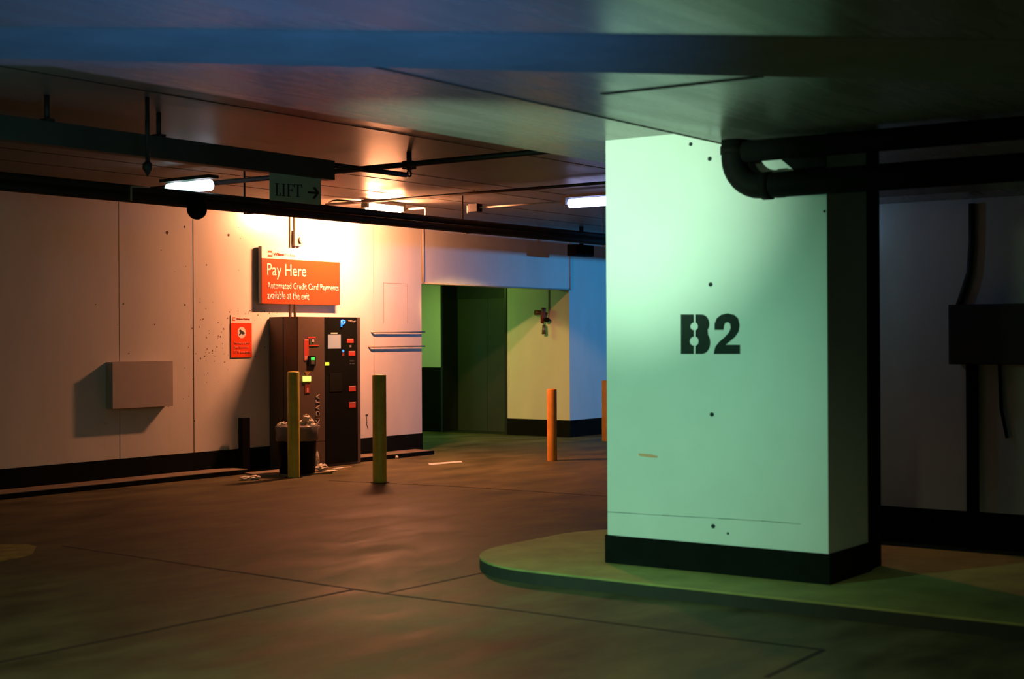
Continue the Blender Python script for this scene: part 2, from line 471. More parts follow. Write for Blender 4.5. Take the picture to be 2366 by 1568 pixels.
MB().prism(pts, (-0.002, 0, 0)).build('painted_orange_glint', mat('orange_glint', (0.95, 0.42, 0.22), 0.5, noise=0.2, emit=(1, .35, .15), estr=0.0), pil)  # patch of orange light on the pillar, painted as a thin plate
# stencil: crop coordinates -> pillar face
def sp(cx, cy): return onX(1380 + cx / 2.34, 650 + cy / 2.34, XP - 0.0005)
def arc(cx, cy, rx, ry, a0, a1, n=12):
    return [(cx + rx * math.cos(math.radians(a0 + (a1 - a0) * i / n)), cy - ry * math.sin(math.radians(a0 + (a1 - a0) * i / n))) for i in range(n + 1)]
def sten(name, polys):
    b = MB()
    for q in polys:
        b.prism([sp(*k) for k in q], (-0.0012, 0, 0))
    return b.build(name, M_sten, pil)
left = [(452, 178), (522, 178)] + arc(522, 243, 19, 20, 90, 270, 8) + arc(522, 323, 22, 24, 90, 270, 8) + [(522, 392), (452, 392)]
right = [(530, 178)] + arc(562, 230, 44, 52, 90, -38, 10) + arc(565, 330, 46, 62, 42, -90, 12) + [(530, 392)] + \
        [(530 + 18 * math.sin(t), 323 - 24 * math.cos(t)) for t in [math.pi - i * math.pi / 8 for i in range(9)]] + \
        [(530 + 14 * math.sin(t), 243 - 20 * math.cos(t)) for t in [math.pi - i * math.pi / 8 for i in range(9)]]
sten('stencil_letter', [left, right])
two = [(634, 262), (634, 230), (645, 200), (670, 180), (705, 172), (740, 180), (762, 200), (770, 235), (765, 270), (745, 300),
       (715, 325), (695, 342), (772, 342), (772, 392), (630, 392), (632, 375), (640, 350), (660, 325), (690, 300), (712, 275),
       (722, 250), (718, 228), (705, 220), (690, 226), (685, 243), (683, 262)]
sten('stencil_number', [two])
# steel column guard behind the pillar's right edge
x2034 = onY(2034, 800, YP0 + 0.02).x
post = tag(MB().box((XP + 0.575, YP0 + 0.02, ISL), (x2034, YP0 + 0.4, ZA - 0.002), 0.004).build('steel_post', M_dark),
           'dark steel post standing tight against the right side of the stencilled pillar', 'post')
# island kerb
isl_pts = []
def corner(cx, cy, r, a0, a1):
    return [(cx + r * math.cos(math.radians(a0 + (a1 - a0) * i / 14)), cy + r * math.sin(math.radians(a0 + (a1 - a0) * i / 14))) for i in range(15)]
poly = [(7.12, 0.6)] + corner(7.12 + .78, 5.82 - .78, .78, 180, 90) + corner(9.3 - .78, 5.82 - .78, .78, 90, 0) + [(9.3, 0.6)]
isl = thing('kerb_island', 'raised olive painted kerb island with rounded end carrying the stencilled pillar', 'kerb island', (8.2, 3.2, 0))
MB().prism([(x, y, 0) for x, y in poly], (0, 0, ISL - 0.012)).build('kerb_face', mat('dark_kerb_face', (0.03, 0.03, 0.02), 0.8, noise=0.3), isl)
def inset(pl, k):
    c = Vector((8.2, 3.2)); return [((x - c.x) * (1 - k) + c.x, (y - c.y) * (1 - k * .5) + c.y) for x, y in pl]
b = MB()
b.prism([(x, y, ISL - 0.012) for x, y in poly], (0, 0, 0.012))
b.build('kerb_top', M_island, isl)

# ================================================================== PIPES BY THE PILLAR
xp = XP - 0.10
R = 0.072
c1 = onX(1696, 400, xp); c2 = onX(1760, 429, xp)
zl = c2.z
yv = c1.y
rad = 0.17
path = [(xp, yv, ZA - .001), (xp, yv, zl + rad + .001)]
for i in range(1, 9):
    t = math.pi / 2 * i / 8
    path.append((xp, yv - rad * (1 - math.cos(t)), zl + rad * (1 - math.sin(t))))
path += [(xp, yv - 0.6, zl), (xp, YP0 - 1.6, zl)]
drain = thing('drain_pipe', 'thick black pipe dropping beside the pillar top and elbowing to the right', 'pipe', (xp, yv, zl))
MB().tube(path, R, 28).build('pipe_run', M_dark, drain)
MB().tube([(xp, yv - .185, zl - .002), (xp, yv - .235, zl - .002)], R + 0.007, 28).build('collar', M_dark, drain)
MB().tube([(xp, yv, zl + .19), (xp, yv, zl + .235)], R + 0.006, 28).build('collar', M_dark, drain)
c3 = onX(1790, 345, xp)
up_pipe = (MB().tube([(xp, yv - R + .004, c3.z), (xp, YP0 - 1.6, c3.z)], 0.060, 24).build('branch_pipe', M_dark, drain))
pts = [onX(u, v, XP - 0.012) for u, v in ((1797, 362), (1838, 396), (1908, 392), (1908, 355))]  # dark plate with one slanted edge, between the two pipes
tag(MB().prism(pts, (0.010, 0, 0)).build('dark_plate', M_dark), 'small dark plate between the two black pipes on the pillar', 'bracket')

# ================================================================== KERB BY THE LONG WALL
def kerb(x0, x1, label):
    k = thing('wall_kerb', label, 'kerb', ((x0 + x1) / 2, 11.9, 0), 'low kerbs along the foot of the long wall')
    box('kerb_face', (x0, 11.76, 0), (x1, YW - 0.013, 0.048), M_black, k)
    box('kerb_top', (x0, 11.76, 0.048), (x1, YW - 0.013, 0.056), M_kerbtop, k, 0.002)
kerb(-5.5, onY(572, 1080, 11.76).x, 'long low kerb at the foot of the wall left of the payment machine')
kerb(13.09, 14.5, 'short low kerb at the foot of the wall right of the payment machine')

# ================================================================== PAYMENT MACHINE
YM = 11.64
X0 = onY(688, 900, YM).x; X1 = onY(834, 900, YM).x
ZT = onY(760, 732, YM).z
mach = thing('payment_machine', 'tall brown grey parking payment machine with black right door, under the red sign', 'payment machine', ((X0 + X1) / 2, 11.9, 0))
MB().box((X0, YM + 0.006, 0), (X1, YW - 0.014, ZT), 0.006).build('cabinet', M_mach, mach)
xs_ = onY(750, 900, YM).x; xe_ = onY(825.5, 900, YM).x
box('front_panel', (X0 + .003, YM - 0.004, 0.30), (xs_ - .003, YM + 0.01, ZT - .003), M_mach, mach, 0.003)
box('front_panel', (X0 + .003, YM - 0.004, 0.01), (xs_ - .003, YM + 0.01, 0.295), M_mach, mach, 0.003)
dr = box('door', (xs_, YM - 0.006, 0.03), (xe_, YM + 0.01, ZT - .003), M_machb, mach, 0.003)
YF = YM - 0.009
box('side_seam', (X0 - 0.003, YM + 0.22, 0.02), (X0 + 0.01, YM + 0.228, ZT - 0.01), M_machb, mach)
plateY('screen', 758, 772.5, 787.5, 805, YF, 0.006, M_scrn, mach, 0.001)
plateY('screen_label', 764.5, 768, 779.5, 771, YF, 0.006, mat('cream_label', (0.85, 0.75, 0.55), .5, noise=.1, emit=(.8, .6, .4), estr=.25), mach)
plateY('lower_flap', 762, 862, 790, 905, YF, 0.006, mat('charcoal_panel', (0.014, 0.016, 0.013), .6, noise=.1, spec=0.03), mach, 0.002)
for (u0, v0, u1, v1) in ((802, 782, 817, 792), (806, 810.5, 821, 821), (806.5, 891, 822, 904), (806.5, 928.5, 822, 941.5)):
    q = plateY('red_label', u0, v0, u1, v1, YF, 0.006, M_redlab, mach, 0.001)
    plateY('label_edge', u0 + 1, v0 + 0.8, u1 - 1, v0 + 1.8, YF - 0.001, 0.003, M_white, q)
for (u0, v0, u1, v1) in ((808, 832, 818, 835), (808, 838, 811, 841), (813, 838, 819, 841)):
    plateY('key', u0, v0, u1, v1, YF, 0.005, mat('key_grey', (.07, .075, .07), .5, noise=.1), mach)
plateY('coin_slot', 808, 797, 812, 802, YF, 0.005, M_greyp, mach)
plateY('card_label', 790.5, 813, 795.5, 821.5, YF, 0.005, mat('dull_red_label', (.25, .07, .05), .5, noise=.1), mach)
c = onY(793, 810.5, YF)
MB().tube([(c.x, YF - .004, c.z), (c.x, YF + .004, c.z)], 0.014, 14).build('blue_light', M_blueE, mach)
q = plateY('indicator', 751.5, 836.5, 760.5, 844, YF, 0.006, M_limeE, mach)
# lit P
x0, x1, z0, z1 = rectY(787.5, 738, 797.5, 755, YF)
w_ = x1 - x0; h_ = z1 - z0
pp = [(x0 + w_ * .15, z0), (x0 + w_ * .15, z1 - .01)]
loop = [(x0 + w_ * .15, z1 - .01), (x0 + w_ * .62, z1 - .01), (x0 + w_ * .9, z1 - h_ * .18), (x0 + w_ * .92, z1 - h_ * .38), (x0 + w_ * .62, z1 - h_ * .56), (x0 + w_ * .15, z1 - h_ * .56)]
MB().tube([(x, YF, z) for x, z in pp], 0.011, 10).tube([(x, YF, z) for x, z in loop], 0.011, 10).build('parking_letter', M_blueE, mach)
textY('maker_name', 'Wilson', M_greyp, mach, 804, 739, 822, 744.5, YF + .003, 0.01)
# grey strip fittings
q = plateY('ticket_label', 703, 783, 713.5, 832.5, YF, 0.006, M_redlab, mach, 0.001)
plateY('label_edge', 704, 783.5, 713, 786.5, YF - .001, 0.004, mat('pink_label', (.75, .3, .25), .5, noise=.1), q)
plateY('label_edge', 704.5, 822, 711, 832, YF - .001, 0.004, mat('pink_label', (.75, .3, .25)), q)
plateY('red_strip', 711.5, 777.5, 729, 781, YF, 0.005, M_redlab, mach)
plateY('red_strip', 714, 796.5, 737, 799.5, YF, 0.005, M_redlab, mach)
plateY('small_plate', 715, 783, 721, 796, YF, 0.004, mat('dark_green_plate', (.06, .10, .05), .5, noise=.1), mach)
plateY('small_plate', 720.5, 783.5, 726, 790, YF, 0.005, M_cond, mach)
ic = plateY('intercom', 713, 822, 730, 845, YF - .012, 0.02, M_dark, mach, 0.003)
plateY('display', 719, 825, 727.5, 831.5, YF - .015, 0.006, M_grnE, ic)
plateY('keypad', 719, 832.5, 727, 841, YF - .015, 0.006, mat('grey_keypad', (.12, .10, .09), .5, noise=.1), ic)
pts = [onY(u, v, YF) for u, v in ((704, 858.5), (717.5, 858.5), (710.5, 868))]
MB().prism(pts, (0, .005, 0)).build('arrow_mark', mat('amber_mark', (.42, .22, .07), .5, noise=.1), mach)
plateY('lit_ticket_slot', 701.5, 868.5, 719, 881, YF - .01, 0.016, M_yelE, mach, 0.006)
q = plateY('ticket_label', 704.5, 884, 716.5, 908, YF, 0.006, mat('dim_red_label', (.28, .06, .045), .5, noise=.2), mach)
plateY('label_edge', 709, 895, 713, 906, YF - .001, 0.004, mat('pink_label', (.75, .3, .25)), q)
x0, x1, z0, z1 = rectY(729.5, 910, 739, 990, YF)
# letters read upwards
text_mesh('maker_name', 'SKIDATA', M_greyp, mach, ((x1, YF + .003, z0), (0, 0, z1 - z0), (x0 - x1, 0, 0), (0, -1, 0)), 0.012)

# black stub post left of the bin
xa, xb, za, zb = rectY(556.5, 965, 573.5, 1080, 11.95)
tag(MB().box((xa, 11.92, 0.0), (xb, 11.99, zb), 0.003).build('stub_post', M_dark), 'short black square post against the wall left of the rubbish bin', 'post')

# plinth slab under bin and machine
PZ = 0.018
pl = [onZ(u, v, PZ) for u, v in ((590, 1099), (690, 1095), (768, 1090))]
slab_pts = [(pl[0].x + .1, pl[0].y), (pl[1].x, pl[1].y + .0), (pl[2].x, pl[2].y), (X0 - .01, YM - 0.03), (X0 - .01, 11.755), (pl[0].x + .2, 11.755)]
tag(MB().prism([(x, y, 0) for x, y in slab_pts], (0, 0, PZ)).build('concrete_plinth', M_kerbtop), 'thin concrete slab under the rubbish bin beside the payment machine', 'plinth')

# ================================================================== RUBBISH BIN
bc = onZ(687, 1092, PZ); bc.z = PZ
bc = Vector((bc.x, bc.y, PZ))
k = (bc - EYE).dot(fwd) / F
rT, rB = 47 * k, 41 * k
zt_ = EYE.z + (H / 2 - 985) * k
bin_ = thing('rubbish_bin', 'black tapered rubbish bin overflowing with paper beside the payment machine', 'bin', bc)
b = MB()
r_ = b.lathe([(rB, PZ), (rT * .96, zt_ - .03), (rT, zt_ - .025), (rT, zt_), (rT * .95, zt_), (rT * .93, zt_ - .08)], (bc.x, bc.y), 36)
b.bm.faces.new(r_[0][::-1])
b.build('bin_body', M_dark, bin_)
b = MB()
b.lathe([(rT * 1.02, zt_ - .135), (rT * 1.05, zt_ - .12), (rT * 1.03, zt_ - .06), (rT * 1.06, zt_ + .012), (rT * .98, zt_ + .03), (rT * .86, zt_ + .0)], (bc.x, bc.y), 48, jit=0.03)
b.build('bin_bag', M_bag, bin_)
b = MB()
b.lathe([(rT * .92, zt_ - .06), (rT * .6, zt_ - .02), (rT * .01, zt_ - .0)], (bc.x, bc.y), 36, jit=.05)
b.build('rubbish_heap', mat('dark_rubbish', (.10, .08, .07), .8, noise=.5, nscale=30), bin_)
def scrap(name, c, sx, sy, sz, label, group, seed, flat=False):
    random.seed(seed)
    t = bmesh.new()
    bmesh.ops.create_icosphere(t, subdivisions=3, radius=1)
    for v in t.verts:
        n = random.uniform(.62, 1.12)
        v.co = Vector((v.co.x * sx * n, v.co.y * sy * n, v.co.z * sz * random.uniform(.6, 1.15)))
    mn = min(v.co.z for v in t.verts)
    for v in t.verts: v.co = v.co + Vector(c) - Vector((0, 0, mn))
    b = MB(); b._merge(t)
    return tag(b.build(name, M_paper), label, 'paper', group)
G1 = 'crumpled papers in the bin'
def ps(u, v):   # a spot over the bin at image u, v
    d = ray(u, v); t = (bc - EYE).dot(fwd); return EYE + d * t
for i, (u, v, sx, sz, lb) in enumerate([
        (709, 966, .055, .05, 'pale crumpled paper sticking up highest from the bin'),
        (716, 974, .05, .035, 'crumpled paper at the right of the bin heap'),
        (700, 977, .06, .03, 'crumpled paper in the bin just right of the yellow bollard'),
        (722, 981, .055, .02, 'flattened paper lying on the right rim of the bin'),
        (648, 982, .045, .028, 'small crumpled paper on the left rim of the bin'),
        (656, 978, .04, .02, 'scrap of paper in the bin just left of the yellow bollard')]):
    c = ps(u, v)
    scrap('crumpled_paper', (c.x, c.y, max(c.z - sz, zt_ - .012)), sx, sx * .8, sz, lb, G1, 20 + i)
G2 = 'litter papers on the floor'
for i, (u, v, sx, sy, sz, lb) in enumerate([
        (566, 1109, .07, .05, .022, 'small crumpled paper on the floor left of the bin, left half of a pair'),
        (590, 1108, .07, .05, .024, 'small crumpled paper on the floor left of the bin, right half of a pair'),
        (744, 1088, .085, .06, .04, 'crumpled pale paper on the floor right of the bin'),
        (760, 1089, .13, .05, .008, 'flat torn paper on the floor right of the bin'),
        (733, 1078, .025, .025, .085, 'upright torn paper strip leaning at the bin side'),
        (792, 1080.5, .16, .03, .004, 'flat paper strip on the floor in front of the machine'),
        (917, 1060, .02, .02, .022, 'tiny paper ball at the kerb right of the right bollard')]):
    z = PZ if u in (744, 733) else 0.0
    c = onZ(u, v, z)
    scrap('litter_paper', (c.x, c.y, z), sx, sy, sz, lb, G2, 40 + i)

# ================================================================== BOLLARDS
def bollard(u, vb, vt, wpx, m, label, base=True):
    c = onZ(u, vb, 0)
    dep = (c - EYE).dot(fwd)
    r = wpx / 2 * dep / F
    c = c + fwd * r
    h = onY(u, vt, c.y).z
    t = thing('bollard', label, 'bollard', (c.x, c.y, 0), 'steel bollards')
    b = MB()
    rr = b.lathe([(r, 0), (r, h - .012), (r * .94, h - .004), (r * .75, h), (0.002, h + .002)], (c.x, c.y), 36)
    b.build('post', m, t)
    if base:
        MB().lathe([(r + .012, 0.0), (r + .012, .006), (r * .5, .007)], (c.x, c.y), 36)
        bb = MB(); bb.lathe([(r + .03, 0.0005), (r + .028, .004), (r * .9, .004)], (c.x, c.y), 36)
        bb.build('base_ring', M_dark, t)
    return t
bollard(677, 1104, 858, 28, M_yel, 'yellow steel bollard standing in front of the rubbish bin')
bollard(876, 1116, 865, 32, M_yel, 'yellow steel bollard right of the payment machine')
bollard(1276, 1065, 898, 23, M_orng, 'short orange steel bollard in front of the lift lobby opening', False)
bollard(1401, 1019, 878, 19, M_orng, 'orange steel bollard mostly hidden behind the left edge of the pillar', False)

# ================================================================== SIGNS ON THE WALL
YS = 12.02
ps_ = thing('pay_here_sign', 'large red and white Pay Here sign box above the payment machine', 'sign', onY(694, 640, YS))
x0, x1, z0, z1 = rectY(605, 574, 785, 702.5, YS)
zr = onY(694, 601, YS).z
ps_.location = ((x0 + x1) / 2, YS + .04, (z0 + z1) / 2)
box('sign_box', (x0, YS, z0), (x1, YW - .026, z1), M_white, ps_, 0.002)
box('red_panel', (x0, YS - .002, z0), (x1, YS + .003, zr), M_red, ps_)
textY('heading', 'Pay Here', M_white, ps_, 617, 610, 707, 646, YS - .003, 0.0)
textY('notice_line', 'Automated Credit Card Payments', M_white, ps_, 617, 654, 782, 674, YS - .003, 0.004)
textY('notice_line', 'available at the exit', M_white, ps_, 617, 674, 714, 692, YS - .003, 0.004)
lg = plateY('logo', 619.5, 579, 629.5, 593, YS - .003, .003, M_red, ps_)
plateY('logo_band', 619.5, 583.5, 627.5, 588.5, YS - .005, .003, M_white, lg)
textY('company_name', 'Wilson', M_red, ps_, 632, 584, 656, 590.5, YS - .002, 0.012)
textY('company_name', 'Parking', mat('faded_print', (.68, .60, .55), .5, noise=.05), ps_, 660, 586, 682, 594.5, YS - .002, 0.0)

YC = YW - 0.008
cs = thing('camera_notice_sign', 'small red and white camera surveillance notice on the wall left of the machine', 'sign', onY(558, 775, YC))
x0, x1, z0, z1 = rectY(533.5, 728, 581.5, 825.5, YC)
cs.location = ((x0 + x1) / 2, YC, (z0 + z1) / 2)
zr = onY(558, 746, YC).z
box('notice_board', (x0, YC, z0), (x1, YW - .0005, z1), M_white, cs)
box('red_panel', (x0, YC - .002, z0), (x1, YC + .002, zr), M_red, cs)
cc = onY(558, 768, YC)
rx = (onY(567.5, 768, YC).x - onY(548.5, 768, YC).x) / 2; rz = onY(558, 755, YC).z - cc.z
MB().prism([(cc.x + rx * math.cos(2 * math.pi * k / 32), YC - .002, cc.z + rz * math.sin(2 * math.pi * k / 32)) for k in range(32)], (0, -.002, 0)).build('white_disc', M_white, cs)
def cq(px, py): return onY(520 + px / 13.64, 720 + py / 13.64, YC - .004)
MB().prism([cq(*q) for q in ((440, 595), (480, 555), (625, 665), (600, 712), (545, 715), (490, 670))], (0, -.002, 0)) \
    .prism([cq(*q) for q in ((488, 670), (505, 690), (462, 750), (440, 735), (445, 700))], (0, -.002, 0)).build('camera_symbol', M_print, cs)
lg = plateY('logo', 538, 732.5, 543.5, 741, YC - .002, .002, M_red, cs)
plateY('logo_band', 538, 735.5, 543.5, 738, YC - .004, .003, M_white, lg)
textY('company_name', 'Wilson Parking', M_redlab, cs, 546, 734.5, 577, 739.5, YC, 0.01)
pk = mat('pale_red_print', (.88, .20, .12), .5, noise=.1)
textY('notice_line', 'This site is under', pk, cs, 539.5, 789, 577, 795, YC - .002, 0.01)
textY('notice_line', '24hr Recorded', pk, cs, 540, 799, 573, 805, YC - .002, 0.01)
textY('notice_line', 'CCTV surveillance', pk, cs, 540, 809, 578, 816, YC - .002, 0.01)

for zz_ in (z0,): pass
# grey wall box
YB = 11.99
x0, x1, z0, z1 = rectY(261, 835, 399, 940, YB)
gb = thing('wall_box', 'plain grey rectangular box mounted on the left part of the wall', 'box', ((x0 + x1) / 2, YB + .05, (z0 + z1) / 2))
box('box_body', (x0, YB + .005, z0), (x1, YW - .001, z1), M_box, gb, .002)
box('box_cover', (x0 - .004, YB, z0 - .004), (x1 + .004, YB + .006, z1 + .004), M_box, gb, .001)

# conduits down the wall to the machine and junction box
def conduit(name, pts, r, m, label, cat='conduit', group=None, seg=10):
    return tag(MB().tube(pts, r, seg).build(name, m), label, cat, group)
G3 = 'vertical conduits above the payment machine'
xa = onY(672.5, 640, YW - .02).x; xb = onY(683, 640, YW - .02).x
conduit('vertical_conduit', [(xa, YW - .0125, ZT - .0 + .002), (xa, YW - .0125, ZC - .02)], .011, M_cond, 'thin pale vertical conduit, left of the two behind the red sign', group=G3)
conduit('vertical_conduit', [(xb, YW - .0125, ZT - .0 + .002), (xb, YW - .0125, ZC - .02)], .011, M_cond, 'thin pale vertical conduit, right of the two behind the red sign', group=G3)
x0, x1, z0, z1 = rectY(681, 533, 701, 568, YW - .06)
jb = thing('isolator_switch', 'small pale electrical switch box on the wall above the red sign', 'switch', ((x0 + x1) / 2, YW - .03, (z0 + z1) / 2))
box('switch_box', (x0, YW - .06, z0), (x1, YW - .001, z1), M_cond, jb, .003)
MB().tube([((x0 + x1) / 2 + .02, YW - .085, (z0 + z1) / 2 - .02), ((x0 + x1) / 2 + .02, YW - .055, (z0 + z1) / 2 - .02)], .035, 18).build('switch_knob', M_cond, jb)

# two horizontal pipes right of machine
G4 = 'pale horizontal pipes on the wall'
for (u0, v0, u1, v1, lb) in ((863, 766.5, 980, 764, 'upper thin pale pipe running along the wall to the lobby corner'),
                             (857, 800.5, 980, 798, 'lower thin pale pipe running along the wall to the lobby corner')):
    a = onY(u0, v0, YW - .03); c = onY(u1, v1, YW - .03); z = a.z
    conduit('wall_pipe', [(a.x - .015, YW - .002, z), (a.x, YW - .022, z), (a.x + .02, YW - .03, z), (14.70, YW - .03, z)], .010, M_cond, lb, 'pipe', G4)
# corner conduit and lintel trims
zl_ = 2.175
lc = thing('lintel_conduit', 'pale conduit running down the lobby corner and along the bottom of the lintel', 'conduit', (14.68, YW, zl_))
MB().tube([(14.69, YW - .016, 2.96), (14.69, YW - .016, zl_ + .01)], .014, 10).build('vertical_run', M_cond, lc)
MB().tube([(14.69, YW - .012, zl_ + .008), (XL - .02, YW - .012, zl_ + .008)], .009, 8).build('horizontal_run', M_box, lc)
MB().tube([(XL + .01, YW - .008, zl_), (XL + .01, YW - .008, 2.95)], .012, 8).build('right_run', M_box, lc)

# valve on lobby wall
XV = XL - 0.10
def vx(u, v, x=XV): return onX(u, v, x)
val = thing('fire_valve', 'dark red fire hose valve on the yellow lit lobby wall', 'valve', vx(1255, 735))
a, c = vx(1254, 712), vx(1254, 749)
b = MB(); b.tube([vx(1257, 711), vx(1256, 716), vx(1254, 730), vx(1253, 747)], [.03, .036, .034, .026], 16)
b.tube([vx(1237, 722), vx(1254, 722)], [.042, .034], 16)
b.tube([vx(1254, 724), vx(1254, 724) + Vector((.10, 0, 0))], .02, 12)
b.build('valve_body', M_valve, val)
b = MB(); cc = vx(1264, 739); b.tube([cc + Vector((-.03, 0, 0)), cc + Vector((.02, 0, 0))], .035, 16); b.tube([vx(1254, 739), cc], .014, 10)
b.build('hand_wheel', M_dark, val)
MB().tube([vx(1257, 750), vx(1257, 772)], [.026, .034], 16).build('hose_nozzle', M_brass, val)
MB().tube([vx(1251, 717), vx(1251, 711)], .01, 10).build('brass_cap', M_cond, val)
a = onX(1268, 740, XL - .012)
MB().tube([(XL - .012, a.y, a.z), (XL - .012, a.y, 2.61)], .008, 8).build('riser', M_box, val)

# ================================================================== OVERHEAD SERVICES
# main pipe pair along the wall
YPp = 10.0
zb_ = onY(800, 513, YPp).z
ZP1 = zb_ + .040; ZP2 = zb_ + .117
pr = thing('pipe_pair', 'pair of dark pipes running under the ceiling along the whole wall', 'pipe', (10, YPp, ZP1))
MB().tube([(0, YPp, ZP1), (24, YPp, ZP1)], .040, 20).build('lower_pipe', M_metal, pr)
MB().tube([(0, YPp + .01, ZP2), (24, YPp + .01, ZP2)], .036, 20).build('upper_pipe', M_metal, pr)
for x in (6.5, 9.6, 12.9, 15.8):
    b = MB()
    b.box((x, YPp - .05, zb_ - .008), (x + .03, YPp + .055, zb_ + .001)); b.box((x + .005, YPp + .05, zb_ - .001), (x + .025, YPp + .056, ZC))
    b.build('hanger_strap', M_metal, pr)

# dome camera
YDm = YPp - .16
d = onY(455, 484, YDm)
dk = (d - EYE).dot(fwd) / F
dc = thing('dome_camera', 'black dome security camera hanging below the pipes under the cyan lamp', 'camera', (d.x, YDm, d.z))
rd = 23 * dk
b = MB(); b.lathe([(rd * math.cos(t), d.z - rd * math.sin(t)) for t in [i * math.pi / 2 / 10 * .999 for i in range(11)]], (d.x, YDm), 28)
b.build('dome', M_dark, dc)
b = MB(); b.lathe([(rd, d.z), (rd * 1.02, d.z + .05), (rd * .8, d.z + .08), (rd * .85, d.z + .13), (0.001, d.z + .135)], (d.x, YDm), 28)
b.build('housing', M_dark, dc)

MB().box((d.x - .03, YDm + rd * .7, d.z + .06), (d.x + .03, YPp - .044, d.z + .11), .003).build('mount', M_dark, dc)
# trunking with the lift sign
YT = 8.0
xe = onY(774, 395, YT).x
zt0 = onY(774, 416, YT).z; zt1 = onY(774, 371, YT).z
tr = thing('cable_trunking', 'grey steel cable trunking ending above the LIFT sign', 'trunking', (xe - 1, YT, zt0))
MB().box((1.0, YT, zt0), (xe, YT + .1, zt1), .004).build('trunk_body', M_tray, tr)
for u in (378, 120):
    b = MB()
    xx = onY(u, 330, YT).x
    b.tube([(xx, YT + .05, zt1 - .002), (xx, YT + .05, ZC)], .018, 10); b.box((xx - .03, YT + .01, zt1 - .001), (xx + .03, YT + .09, zt1 + .02))
    b.build('hanger_rod', M_metal, tr)
conduit('cable_pipe', [(xe - .001, YT + .05, zt1 - .03), (onY(948, 383, YT).x, YT + .05, zt1 - .03)], .022, M_metal, 'dark pipe continuing right from the end of the trunking', 'pipe')

ls = thing('lift_sign', 'pale green LIFT sign with right arrow hanging under the trunking', 'sign', onY(683, 440, YT))
YL = YT + .02
x0, x1, z0, z1 = rectY(625, 411, 742, 467.5, YL)
z1 = zt0 + .0005 if zt0 > z1 else z1
ls.location = ((x0 + x1) / 2, YL, (z0 + z1) / 2)
box('sign_plate', (x0, YL, z0), (x1, YL + .012, z1), M_lift, ls, .001)
def lbox(b, u0, v0, u1, v1):
    a0, a1, c0, c1 = rectY(u0, v0, u1, v1, YL - .003)
    b.box((a0, YL - .003, c0), (a1, YL + .002, c1))
def letter(rects):
    b = MB()
    for r in rects: lbox(b, *r)
    return b.build('sign_letter', M_print, ls)
letter([(638.5, 423, 641.5, 452), (636, 423, 645, 424.6), (636, 450.6, 649, 452), (647.3, 445, 649, 452)])
letter([(654, 424, 657.2, 453), (651.5, 424, 660, 425.5), (651.5, 451.5, 660, 453)])
letter([(665.5, 425, 668.5, 454), (663.5, 425, 678, 426.5), (663.5, 452.5, 672, 454), (676.5, 425, 678, 431), (668, 438.5, 675, 440), (674, 436, 675.3, 442.5)])
letter([(687, 426, 690, 455), (680, 426, 698, 427.6), (680, 426, 681.5, 433), (696.6, 426, 698, 433), (684.5, 453.5, 693, 455)])
def lp(u, v): return onY(u, v, YL - .003)
pts = [lp(u, v) for u, v in ((712, 441.5), (730, 443), (723, 433), (728, 431.5), (738, 445), (728, 459), (722, 458), (729.5, 448), (712, 446.5))]
MB().prism(pts, (0, .003, 0)).build('sign_arrow', M_print, ls)

# overhead crossing pipes
zz = 2.93
a = onZ(960, 378, zz)
conduit('cross_pipe', [(a.x, 5.5, zz), (a.x, 11.9, zz)], .024, M_metal, 'dark ceiling pipe crossing from above the pillar to the cyan lamp', 'pipe', seg=14)
a = onZ(1131, 443, 3.0)
conduit('cross_conduit', [(a.x, 6.2, 3.0), (a.x, 11.6, 3.0)], .016, M_metal, 'thin dark ceiling conduit passing above the orange lamp', 'conduit')

def sprinkler(u, v, y, rr, label, top):
    c = onY(u, v, y)
    t = thing('sprinkler_head', label, 'sprinkler', (c.x, y, top), 'sprinkler heads')
    MB().tube([(c.x, y, top), (c.x, y, c.z + rr)], rr * .45, 12).build('drop_pipe', M_metal, t)
    b = MB(); b.lathe([(0.001, c.z - rr * 1.6), (rr * .5, c.z - rr * .8), (rr, c.z), (rr * .95, c.z + rr * 1.0), (rr * .4, c.z + rr * 1.5), (0.001, c.z + rr * 1.5)], (c.x, y), 18)
    b.build('head', M_metal, t)
sprinkler(341, 390, 7.6, .033, 'dark sprinkler head hanging above left of the cyan lamp', ZC)
c = onY(956, 400, 8.0)
t = thing('sprinkler_head', 'dark sprinkler ring hanging at the pipe junction above the orange lamp', 'sprinkler', (c.x, 8.0, ZC), 'sprinkler heads')
MB().tube([(c.x, 8.05, ZC), (c.x, 8.05, c.z + .03)], .022, 12).box((c.x - .04, 8.0, 2.90), (c.x + .04, 8.1, 2.97), .01).build('drop_pipe', M_metal, t)
ring = [(c.x + .024 * math.cos(k * math.pi / 8), 8.05, c.z + .024 * math.sin(k * math.pi / 8)) for k in range(17)]
MB().tube(ring, .008, 8).build('ring', M_metal, t)

# lamps in view --------------------------------------------------
def batten(name, label, p0, p1, r, glow, body, group, ends=True):
    p0, p1 = Vector(p0), Vector(p1)
    mid = (p0 + p1) / 2
    t = thing(name, label, 'lamp', mid, group)
    d = (p1 - p0).normalized(); n = Vector((-d.y, d.x, 0))
    MB().tube([p0, p0 + d * .012, p1 - d * .012, p1], [r * .7, r, r, r * .7], 18).build('tube', glow, t)
    w = n * (r * 1.2)
    e = d * .05
    b = MB()
    z = Vector((0, 0, r * 1.15))
    b.prism([p0 - e - w + z, p1 + e - w + z, p1 + e + w + z, p0 - e + w + z], (0, 0, body))
    for q in ((p0 - e, p1 + e * .2) if ends else ()):
        b.prism([q - w - z * .3, q + e * .8 - w - z * .3, q + e * .8 + w - z * .3, q + w - z * .3], (0, 0, r * 1.5))
    b.build('lamp_body', M_dark if body > .1 else M_tray, t)
    return t
